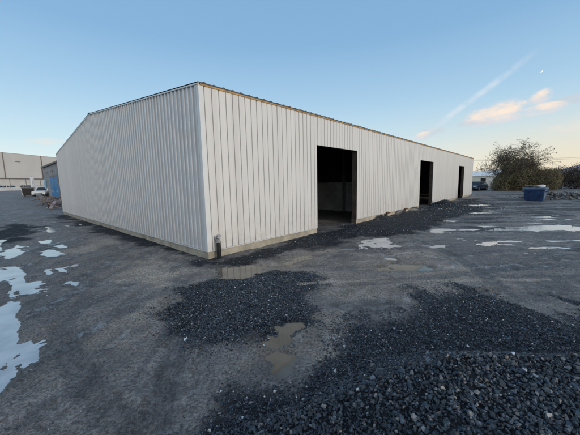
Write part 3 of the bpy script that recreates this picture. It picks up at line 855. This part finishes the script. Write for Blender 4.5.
for (x, y, lab, mt) in ((-80.6, 80.5, 'white car behind the mesh fence, between the two silver cars', M_WHITEP), (-80.2, 85.2, 'silver car behind the mesh fence, nearest the grey unit', M_SILVER)):
    c = copy_tree(car3); c['label'] = lab; put(c, x, y, 100 if mt is M_SILVER else 96)
    if mt is M_WHITEP:
        for ch in c.children:
            if ch.name.startswith('body'):
                ch.data = ch.data.copy(); ch.data.materials.clear(); ch.data.materials.append(mt)

# --------------------------------------------------- left background
WO = Vector((-96.9, 95)); WDIR = Vector((.11, .994)).normalized(); wh_rot = math.atan2(WDIR.y, WDIR.x)
wh = thing('warehouse', 'huge cream clad warehouse with dark downpipes far behind the yard fence', 'warehouse', (WO.x, WO.y, 1.2), wh_rot)
b = MB(); b.box(-45, 60, 0, 40, 4.3, 13.0); b.build('upper_wall', M_CREAM, wh)
b = MB(); b.box(-44.9, 59.9, .25, 39.9, -1, 4.297); b.build('lower_wall', M_CREAM2, wh)
b = MB(); b.prism([(-.15, 13.003), (40.15, 13.003), (20, 14.6)], -45.2, 60.2, 'x'); b.build('roof', M_ROOF, wh)
b = MB(); b.box(-45, 60, -.2, -.003, 4.15, 4.42); b.build('canopy_edge', M_SEAM, wh)
for x in (-24.4, -11.9, .55, 13.6, 26.6, 39.4):
    b = MB(); b.box(x-.09, x+.09, -.22, -.004, 4.425, 13.0); b.build('downpipe', M_SEAM, wh)
b = MB(); b.box(4.2, 6.0, -.05, -.004, 10.1, 10.35); b.build('vent', M_SEAM, wh)
fe = thing('mesh_fence', 'tall dark mesh fence with top rail in front of the cream warehouse', 'fence', (-72, 50, 1.4), math.pi/2)
mf, mnt, mp2 = newmat('fence_mesh_wire')
mp2.inputs['Base Color'].default_value = (.3, .3, .3, 1)
b = MB(); b.tube([(0,0,3.05), (62,0,3.05)], .10, 6); b.build('top_rail', M_FENCE, fe)
for k in range(15):
    x = k*4.4
    b = MB(); b.tube([(x,0,-.6), (x,0,3.08)], .07, 6); b.build('post', M_FENCE, fe)
b = MB()
for k in range(125): b.tube([(k*.5,0,-.3), (k*.5,0,3.0)], .010, 3, False)
for z in (.2, 1.2, 2.2): b.tube([(0,0,z), (62,0,z)], .02, 4)
b.build('mesh_panel', M_GALV, fe, fix=False)
kb = thing('concrete_barrier', 'pale low concrete barrier along the foot of the mesh fence', 'barrier', (-70.6, 62, 1.3), math.pi/2)
b = MB(); b.prism([(-.3,-.3), (.3,-.3), (.18,.25), (.12,.75), (-.12,.75), (-.18,.25)], 0, 30, 'x'); b.build('barrier_wall', M_CREAM2, kb)

# grey unit with blue doors: its front runs parallel to the white gable
gu_o = Vector((-42.3, 48.3)); 
gu = thing('industrial_unit', 'grey rendered unit with bright blue doors behind the far corner of the white building', 'building', (gu_o.x, gu_o.y, .3), math.atan2(-B.y, -B.x))
# local x runs toward the camera along the front, local y away to the right
b = MB(); b.box(0, 34, 0, 12, -.5, 4.9); b.build('wall', M_GREYB, gu)
b = MB(); b.prism([(-.25, 4.903), (12.3, 4.903), (12.3, 5.1), (6, 6.3), (-.25, 5.12)], -.25, 34.2, 'x'); b.build('roof', M_ROOF, gu)
for x0, m_ in ((6.6, M_BLUED), (10.6, M_BLUED), (16.2, M_BLUEL)):
    b = MB(); b.box(x0, x0+3.3, -.06, -.003, -.2, 3.1)
    for k in range(9): b.box(x0+.02, x0+3.28, -.085, -.062, .1+k*.33, .3+k*.33)
    d_ = b.build('door', m_, gu)
    b = MB(); b.box(x0+1.6, x0+1.7, -.14, -.087, .9, 1.15); b.build('handle', M_GALV, d_)
b = MB(); b.box(6.3, 14.3, -.09, -.004, 3.105, 3.35); b.build('lintel', M_SEAM, gu)
b = MB(); b.tube([(2.0,-.15,-.3), (2.0,-.15,3.0)], .17, 8); b.build('downpipe', M_BLUEL, gu)
b = MB(); b.tube([(.1,-.15,2.9), (.1,-.15,4.9)], .10, 8); b.build('downpipe', M_SEAM, gu)
b = MB(); b.tube([(14.7,-.15,-.3), (14.7,-.15,4.9)], .08, 8); b.build('downpipe', M_SEAM, gu)
# faint relief lettering-like fixings are left plain: two small wall lamps
for x in (4.0, 9.6):
    b = MB(); b.box(x-.3, x+.3, -.25, -.004, 3.9, 4.1); b.build('wall_lamp', M_SEAM, gu)

# bin and tank beside the white car
bn = thing('waste_bin', 'dark wheeled waste bin with pale side panel beside the white parked car', 'bin', (-44.0, 46.9, gz(-44.0, 46.9)), .6)
b = MB()
n_ = 0
for z, kx, ky in ((.15, .58, .42), (1.25, .70, .55)):
    b.v += [(-kx,-ky,z), (kx,-ky,z), (kx,ky,z), (-kx,ky,z)]
b.f += [(3,2,1,0), (0,1,5,4), (1,2,6,5), (2,3,7,6), (3,0,4,7), (4,5,6,7)]
bevel(b.build('body', M_BLACK, bn), .03)
b = MB(); b.prism([(-.6, 1.26), (.6, 1.26), (.6, 1.33), (.2, 1.45), (-.6, 1.40)], -.75, .75, 'x'); b.build('lid', M_BLACK, bn)
b = MB(); b.box(-.78, -.72, -.5, .45, .2, 1.2); b.build('side_panel', M_WHITEP, bn)
for x in (-.5, .5):
    for y in (-.36, .36):
        b = MB(); b.tube([(x-.03,y,.09), (x+.03,y,.09)], .09, 10); b.build('wheel', M_TYRE, bn)
tk = thing('storage_tank', 'slim white upright tank standing behind the dark waste bin', 'tank', (-47.2, 51.3, gz(-47.2, 51.3)))
b = MB(); b.tube([(0,0,.25), (0,0,3.0), (0,0,3.2), (0,0,3.3)], [.27,.27,.2,.06], 16); b.build('shell', M_WHITEP, tk)
for a in range(3):
    b = MB(); x, y = .22*math.cos(a*2.1), .36*math.sin(a*2.1); b.tube([(x,y,-.1), (x,y,.3)], .04, 6); b.build('leg', M_GALV, tk)
b = MB(); b.tube([(.24,-.24,.4), (.24,-.24,3.2), (0,-.1,3.4)], .035, 6); b.build('pipe', M_GALV, tk)

# scrap against the far corner of the gable
def plank(x, y, z, L_, w_, t_, az, tilt, m, label, group='scrap timbers piled beyond the far corner of the white gable'):
    b = MB(); b.box(-L_/2, L_/2, -w_/2, w_/2, -t_/2, t_/2)
    o = b.build('timber_beam', m, loc=(x, y, gz(x, y)+z)); bevel(o, .01, 1)
    o.rotation_euler = (rad(random.uniform(-15, 15)), rad(tilt), rad(az)); tag(o, label, 'timber', group)
    return o
r2 = random.Random(3)
cx0, cy0 = -24.6, 28.6
for k in range(26):
    f = k/25
    x = -18.6 - 11.4*f + r2.uniform(-.5, .5); y = 22.4 + 11.2*f + r2.uniform(-.6, .6)
    plank(x, y, .12+r2.random()*.6*min(1, .35+f*1.5), r2.uniform(.8, 1.9), r2.uniform(.12, .26), r2.uniform(.07, .16), r2.uniform(0, 180), r2.uniform(-32, 32),
          (M_TIMBER, M_TIMBER2, M_SEAM)[k % 3], ('weathered brown beam', 'pinkish sawn beam', 'dark stained beam')[k % 3] + ' lying askew in the scrap heap past the far gable corner')
for k, (x, y, az, tl, z, lab) in enumerate(((-23.0, 27.0, 20, 14, .35, 'broken pallet tilted in the middle of the scrap heap'), (-26.4, 31.2, 65, -22, .4, 'broken pallet tilted at the far end of the scrap heap'))):
    t = thing('pallet', lab, 'pallet', (x, y, gz(x, y)+z), rad(az)); t.rotation_euler = (rad(tl), rad(tl), rad(az))
    for i in range(6):
        b = MB(); b.box(-.6, .6, -.5+i*.19, -.5+i*.19+.11, .1, .122); b.build('slat', M_TIMBER2, t)
    for i in (-.45, 0, .45):
        b = MB(); b.box(-.6, .6, i-.05, i+.05, 0, .0985); b.build('bearer', M_TIMBER, t)
dr = thing('oil_drum', 'black drum standing against the far corner of the white gable', 'drum', (-15.75, 19.9, gz(-15.75, 19.9)))
b = MB(); b.tube([(0,0,0), (0,0,.28), (0,0,.3), (0,0,.32), (0,0,.58), (0,0,.6), (0,0,.62), (0,0,.88)], [.28,.28,.30,.28,.28,.30,.28,.28], 18); b.build('shell', M_BLACK, dr)
b = MB(); b.tube([(0,0,.881), (0,0,.9)], [.285,.285], 18); b.build('lid', M_SEAM, dr)
dr.scale = (.55, .55, .55)
sk = thing('cement_sack', 'white sack lying on top of the black drum', 'sack', (-15.75, 19.9, dr.location.z+.5))
b = MB()
for i in range(5):
    z = .02+.05*i; k = (.7, 1, 1.05, .95, .5)[i]
    for a in range(12):
        an = a*math.pi/6; b.v.append((.26*k*math.cos(an), .18*k*math.sin(an), z+.012*math.sin(3*an)))
for i in range(4):
    for a in range(12): b.f.append((i*12+a, i*12+(a+1)%12, (i+1)*12+(a+1)%12, (i+1)*12+a))
b.f.append(tuple(range(11,-1,-1))); b.f.append(tuple(48+a for a in range(12)))
b.build('bag', M_WHITEP, sk, smooth=True)
sk.scale = (.6, .6, .6)

# --------------------------------------------------- right background
sh = thing('low_shed', 'pale green grey shed with white roof beyond the far right end of the white building', 'shed', (38.5, 66.0, 0), -.1)
b = MB(); b.box(0, 13, 0, 8, -.3, 2.45); b.build('wall', simple('pale_green_wall', (.33, .37, .37), .7, .12, .8), sh)
b = MB(); b.prism([(-.3, 2.453), (8.3, 2.453), (8.3, 2.55), (4, 3.75), (-.3, 2.56)], -.3, 13.3, 'x'); b.build('roof', simple('white_roof_sheet', (.72, .75, .78), .5, .08, 1), sh)
for x in (2.2, 6.5):
    b = MB(); b.box(x, x+1.1, -.04, -.003, 1.1, 2.0); b.build('window', M_GLASS, sh)

# foliage ------------------------------------------------------------
def leaf_mat(name, c1, c2, c3):
    m, nt, p = newmat(name)
    a = N(nt, 'ShaderNodeAttribute'); a.attribute_name = 'tone'
    tc = N(nt, 'ShaderNodeTexCoord').outputs['Object']
    c = mixc(nt, smooth(nt, a.outputs['Fac'], .1, .9), c1, c2)
    c = mixc(nt, math_(nt, 'MULTIPLY', smooth(nt, noise(nt, tc, .9, 4), .45, .7), .7), c, c3)
    nt.links.new(c, p.inputs['Base Color']); p.inputs['Roughness'].default_value = .7
    return m
def leaf_cloud(name, centres, size, mat, parent, elong=1.8):
    n = len(centres); R_ = rand_rot(n)
    s = size*np.exp(rng.normal(0, .3, n))
    q = np.array([(-1, 0, 0), (0, -.5, .08), (1, 0, 0), (0, .5, .08)])*np.array([elong/2, .8, 1])
    V = np.einsum('nij,vj->nvi', R_, q)*s[:, None, None] + centres[:, None, :]
    F = np.arange(n*4).reshape(n, 4)
    t = np.repeat(np.clip(rng.normal(.5, .25, n), 0, 1), 4)
    o = np_mesh(name, V.reshape(-1, 3), F, mat, {'tone': t}); o.parent = parent
    return o
M_BARK = simple('bark', (.085, .068, .055), .9, .4, 6)
M_LEAF = leaf_mat('sparse_brown_leaves', (.085, .075, .040), (.15, .13, .07), (.07, .068, .036))
M_BRAM = leaf_mat('bramble_leaves', (.12, .108, .055), (.23, .20, .105), (.17, .12, .07))
M_HEDGE = leaf_mat('dark_hedge_leaves', (.050, .045, .035), (.095, .082, .06), (.07, .055, .042))
def make_tree(x, y, h, spread_, label, seed, lean=0.):
    r = random.Random(seed)
    t = thing('hawthorn_tree', label, 'tree', (x, y, gz(x, y)))
    b = MB(); tips = []
    def grow(p, d, L_, rd, lev):
        n_ = 4; pts = [p]; q = p.copy(); dd = d.copy()
        for i in range(n_):
            dd = (dd + Vector((r.gauss(0,.22), r.gauss(0,.22), r.gauss(.03,.12)))).normalized(); q = q + dd*(L_/n_); pts.append(q.copy())
        b.tube(pts, [max(rd*(1-.6*i/n_), .011) for i in range(n_+1)], 5 if lev < 2 else 3, False)
        if lev >= 5: tips.append((pts[-1], L_)); return
        if lev >= 3: tips.append((pts[2], L_))
        for k in range((6, 5, 4, 4, 3)[lev]):
            f = r.uniform(.35, 1.0) if k else 1.
            i = min(n_, max(1, round(f*n_)))
            sd = Vector((r.gauss(0,1), r.gauss(0,1), r.gauss(0,.45))).normalized()
            nd = (dd*.62 + sd*(.85 if lev else 1.0)*spread_).normalized()
            grow(pts[i], nd, L_*r.uniform(.52, .78), rd*.42*r.uniform(.8, 1.2), lev+1)
    for k in range(9):
        a = k*2.4 + r.uniform(-.3, .3); e = .15 + .95*(k/8)
        grow(Vector((.2*math.cos(a), .2*math.sin(a), -.1)), Vector((e*math.cos(a), e*math.sin(a), 1)).normalized(), h*(.42-.07*e), .12, 1)
    o = b.build('trunk', M_BARK, t, fix=False)
    zmax = max(v[2] for v in b.v)
    return t, tips, zmax
t, tips, zmax = make_tree(34.0, 42.0, 7.2, 1., 'bare spreading tree with sparse brown leaves behind the blue skip', 5)
print('tree height', zmax, len(tips))
sc_ = 7.6/zmax
pts = []
for p_, L_ in tips:
    k = 5 if p_.z > zmax*.45 else 7
    if random.random() < .15: continue
    for _ in range(k): pts.append((p_.x+random.gauss(0,.075), p_.y+random.gauss(0,.075), p_.z+random.gauss(0,.07)))
leaf_cloud('crown', np.array(pts), .05, M_LEAF, t)
t.scale = (sc_*1.0, sc_*1.0, sc_)

def thicket(name, label, cat, x, y, lumps, mat, n, size, az=0, twigs=250):
    """dense shrub: leaves through several lumps with ragged edges, bare stems poking out"""
    t = thing(name, label, cat, (x, y, gz(x, y)))
    b = MB(); r = random.Random(int(x*10)); P = []
    vol = [l[3]*l[4]*l[5] for l in lumps]; tot = sum(vol)
    for (lx, ly, lz, a, bb, c), v in zip(lumps, vol):
        k = int(n*v/tot); d = rng.normal(size=(k, 3)); d /= np.linalg.norm(d, axis=1)[:, None]
        rr = rng.random(k)**.40
        q = d*rr[:, None]
        lumpy = 1 + .42*fbm(d[:,0]*2.5+lx, d[:,2]*2.5+d[:,1]*2.1+ly, 4, int(abs(x)))
        q = q*lumpy[:, None]*np.array([a, bb, c]) + np.array([lx, ly, lz])
        P.append(q[q[:,2] > -.1])
        for _ in range(int(twigs*v/tot)):
            an = r.uniform(0, 6.28); e = r.uniform(.2, 1.); o_ = Vector((lx + a*.5*math.cos(an), ly + bb*.5*math.sin(an), max(lz-.3*c, 0)))
            e_ = Vector((lx + a*1.05*math.cos(an)*e, ly + bb*1.05*math.sin(an)*e, lz + c*r.uniform(.3, 1.22)))
            mid_ = (o_+e_)/2 + Vector((r.gauss(0,.15), r.gauss(0,.15), r.gauss(.15,.1)))
            b.tube([o_, mid_, e_], [.02, .014, .005], 3, False)
    b.build('stems', M_BARK, t, fix=False)
    leaf_cloud('foliage', np.concatenate(P), size, mat, t)
    return t
thicket('bramble_thicket', 'broad olive brown thicket around the foot of the bare tree', 'bush', 31.2, 40.2,
        [(.1,.6,.9,1.3,1.6,1.5), (2.2,0,1.3,2.2,2,2.0), (4.6,-.8,1.2,2.2,2,1.8), (1.2,.6,2.4,1.3,1.2,1.5), (3.4,.2,2.6,1.5,1.3,1.7), (2.3,.4,3.2,1.1,1.0,1.3)], M_BRAM, 90000, .07, twigs=700)
thicket('dark_hedge', 'dark brown hedge along the right edge beyond the rubble', 'hedge', 41.2, 41.6,
        [(-3.5,1.8,1.4,2.2,1.6,1.8), (-.8,.8,1.4,2.4,1.8,1.9), (2.2,-.2,1.6,2.4,1.9,2.0), (6.0,-1.6,1.6,2.8,2,2.0), (10.5,-3,1.4,3.2,2.2,1.9), (15,-5,1.4,3.4,2.4,2.0)], M_HEDGE, 95000, .075, twigs=600)
thicket('small_bush', 'small dull green bush beside the navy car past the building end', 'bush', 31.0, 44.5,
        [(0,0,.3,.7,.6,.6), (-.9,.5,.25,.5,.5,.45)], M_BRAM, 7000, .085, twigs=60)

# blue mini skip
az = rad(48); sd = Vector((math.sin(az), math.cos(az))); fd = Vector((math.cos(az), -math.sin(az)))
skp = Vector((17.79, 20.93)); mid2 = (skp + Vector((18.42, 20.10)))/2
sp = thing('skip', 'dark blue steel skip full of rubbish in front of the thicket', 'skip', (mid2.x, mid2.y, gz(mid2.x, mid2.y)), math.atan2(fd.y, fd.x))
W2, L2, H2 = .60, 1.75, .98     # local x: width, local y: away
b = MB()
outer = [(-W2*.86, .30, .06), (W2*.86, .30, .06), (W2*.86, L2-.30, .06), (-W2*.86, L2-.30, .06), (-W2, -.02, H2), (W2, -.02, H2), (W2, L2, H2), (-W2, L2, H2)]
innr = [(-W2*.80, .34, .12), (W2*.80, .34, .12), (W2*.80, L2-.34, .12), (-W2*.80, L2-.34, .12), (-W2+.04, .03, H2), (W2-.04, .03, H2), (W2-.04, L2-.04, H2), (-W2+.04, L2-.04, H2)]
outer[0] = (-W2*.86, .10, .06); outer[1] = (W2*.86, .10, .06); innr[0] = (-W2*.8, .15, .12); innr[1] = (W2*.8, .15, .12)
b.v = outer + innr
b.f = [(3,2,1,0), (0,1,5,4), (1,2,6,5), (2,3,7,6), (3,0,4,7), (11,10,9,8)[::-1], (8,12,13,9), (9,13,14,10), (10,14,15,11), (11,15,12,8), (4,5,13,12), (5,6,14,13), (6,7,15,14), (7,4,12,15)]
b.build('body', M_SKIP, sp)
b = MB()
b.box(-W2-.05, W2+.05, -.08, -.022, H2-.10, H2+.03); b.box(-W2-.05, W2+.05, L2+.002, L2+.06, H2-.10, H2+.03)
b.box(-W2-.06, -W2-.002, -.02, L2, H2-.099, H2+.029); b.box(W2+.002, W2+.06, -.02, L2, H2-.099, H2+.029)
b.build('rim', M_SKIPR, sp)
for s in (-1, 1):
    for y in (.6, L2-.6):
        b = MB(); b.tube([(s*W2*.93, y, .7), (s*(W2+.14), y, .7)], .045, 8); b.build('lifting_lug', M_SKIPR, sp)
    b = MB(); b.poly([(s*(W2*.87+.012), .35, .15), (s*(W2*.87+.012), L2-.35, .15), (s*(W2*.985+.012), L2-.1, .85), (s*(W2*.985+.012), .1, .85)]); b.build('side_plate', M_SKIPR, sp, fix=False)
for x in (-.3, .3):
    b = MB(); b.prism([(.09, .08), (.06, .08), (-.035, .88), (-.012, .88)], x-.03, x+.03, 'x'); b.build('rib', M_SKIP, sp)
# rubbish in it: separate things
def blob(name, mat, loc, sx, sy, sz, seed, label, cat, group=None):
    r = random.Random(seed); bm = bmesh.new()
    bmesh.ops.create_icosphere(bm, subdivisions=2, radius=1)
    for v in bm.verts:
        k = 1 + r.uniform(-.16, .16); v.co = Vector((v.co.x*sx*k, v.co.y*sy*k, v.co.z*sz*k))
    me = bpy.data.meshes.new(name); bm.to_mesh(me); bm.free(); me.materials.append(mat)
    o = bpy.data.objects.new(name, me); COL.objects.link(o); o.location = loc; tag(o, label, cat, group)
    return o
def skl(x, y, z):
    q = mid2 + fd*x + sd*y; return (q.x, q.y, sp.location.z+z)
blob('rubbish_bag', M_WHITEP, skl(.33, .55, 1.05), .24, .3, .17, 4, 'white rubbish bag on the right of the full blue skip', 'bag')
blob('rubbish_bag', M_BLACK, skl(-.22, .5, 1.0), .34, .36, .17, 5, 'black rubbish bag on the left of the full blue skip', 'bag')
blob('rubbish_bag', M_SEAM, skl(0, 1.2, .98), .4, .36, .16, 6, 'brown bag at the back of the full blue skip', 'bag')
b = MB(); b.box(-.55, .55, -.06, .06, -.02, .02); o = b.build('board', M_TIMBER, loc=skl(.0, .3, 1.13)); o.rotation_euler = (.05, .06, math.atan2(fd.y, fd.x)+.2)
tag(o, 'brown timber board lying across the top of the blue skip', 'board')

# rubble: broken stone heaped to the right of the skip
def rubble_mat():
    m, nt, p = newmat('rubble_stone')
    a = N(nt, 'ShaderNodeAttribute'); a.attribute_name = 'tone'
    tc = N(nt, 'ShaderNodeTexCoord').outputs['Object']
    c = mixc(nt, 1., a.outputs['Color'], mixc(nt, noise(nt, tc, 9, 5), (.5, .5, .5), (1.5, 1.5, 1.5)), 'MULTIPLY')
    nt.links.new(c, p.inputs['Base Color']); p.inputs['Roughness'].default_value = .8
    return m
n = 2600
f = rng.random(n); cxr = 20.9 + 7.5*f + rng.normal(0, .5, n); cyr = 23.6 - 4.2*f + rng.normal(0, 1.1, n)
hh = .55*np.exp(-((cxr-(20.9+7.5*f))**2 + (cyr-(23.6-4.2*f))**2)/.8)*(.5+.6*rng.random(n))
szr = np.clip(np.exp(rng.normal(math.log(.095), .45, n)), .05, .34)
tr = rng.uniform(.05, .16, n); tr = np.where(rng.random(n) < .12, rng.uniform(.2, .42, n), tr)
o = stones('rubble', np.stack([cxr, cyr, hh*rng.uniform(.3, 1., n)+.03], 1), szr, np.stack([tr*1.02, tr, tr*.97, np.ones(n)], 1), rubble_mat(), PROT)
tag(o, 'long low heap of broken grey rubble right of the blue skip', 'rubble', kind='stuff')

# debris by the broken plinth
for k, (s, lab) in enumerate(((9.76, 'orange brown brick lump at the nearer break in the concrete plinth'), (12.18, 'orange brown brick lump at the farther break in the concrete plinth'))):
    q = Vector((CX, CY)) + A*s - B*.12
    blob('brick_lump', simple('brick_rubble', (.13, .07, .05), .9, .3, 9), (q.x, q.y, FZ+.0), .13, .08, .045, 20+k, lab, 'brick lump')

# power line
def pole(x, y, label):
    t = thing('utility_pole', label, 'utility pole', (x, y, 0), group='wooden poles carrying the far power line')
    b = MB(); b.tube([(0,0,-.5), (0,0,8.2)], [.15, .10], 10); b.build('post', M_BARK, t)
    b = MB(); b.box(-.06, .06, -.9, .9, 7.5, 7.62); b.build('crossarm', M_BARK, t)
    for y_ in (-.8, .8):
        b = MB(); b.tube([(0,y_,7.62), (0,y_,7.8)], .05, 8); b.build('insulator', M_GALV, t)
pole(43, 84, 'wooden utility pole carrying the far power line, left pole'); pole(104, 76, 'wooden utility pole carrying the far power line, right pole')
for k, off in enumerate((-.8, .8)):
    b = MB(); p0 = Vector((43, 84+off, 7.8)); p1 = Vector((104, 76+off, 7.8)); pts = []
    for i in range(25):
        f = i/24; pts.append(p0.lerp(p1, f) - Vector((0, 0, 4*(.55 if k else 1.0)*f*(1-f))))
    b.tube([p_-p0 for p_ in pts], .022, 4)
    tag(b.build('power_cable', M_SEAM, loc=p0), ('nearer sagging power cable above the dark hedge' if k == 0 else 'farther power cable above the dark hedge'), 'cable')

# distant hills
mh, nth, ph_ = newmat('hazy_hill')
tc = N(nth, 'ShaderNodeTexCoord').outputs['Object']
nth.links.new(mixc(nth, noise(nth, tc, .004, 5), (.50, .44, .47), (.60, .53, .55)), ph_.inputs['Base Color']); ph_.inputs['Roughness'].default_value = 1.; ph_.inputs['Specular IOR Level'].default_value = 0.  # distance haze put into the pale base colour
b = MB(); nA = 140
for i in range(nA):
    az_ = rad(20 + 110*i/(nA-1)); R1 = 2300; a_ = math.degrees(az_)
    hgt = 80*math.exp(-((a_-48.5)/4.2)**2) + 60*math.exp(-((a_-62)/8)**2) + 40*math.exp(-((a_-95)/14)**2) + 14 + 7*math.sin(a_*1.3) + 3*math.sin(a_*4.1)
    for (R_, z_) in ((R1-500, -5), (R1-250, hgt*.45), (R1, hgt), (R1+600, -5)):
        b.v.append((R_*math.sin(az_), R_*math.cos(az_), z_))
for i in range(nA-1):
    for j in range(3): b.f.append((i*4+j, (i+1)*4+j, (i+1)*4+j+1, i*4+j+1))
tag(b.build('hills', mh, smooth=True), kind='structure')
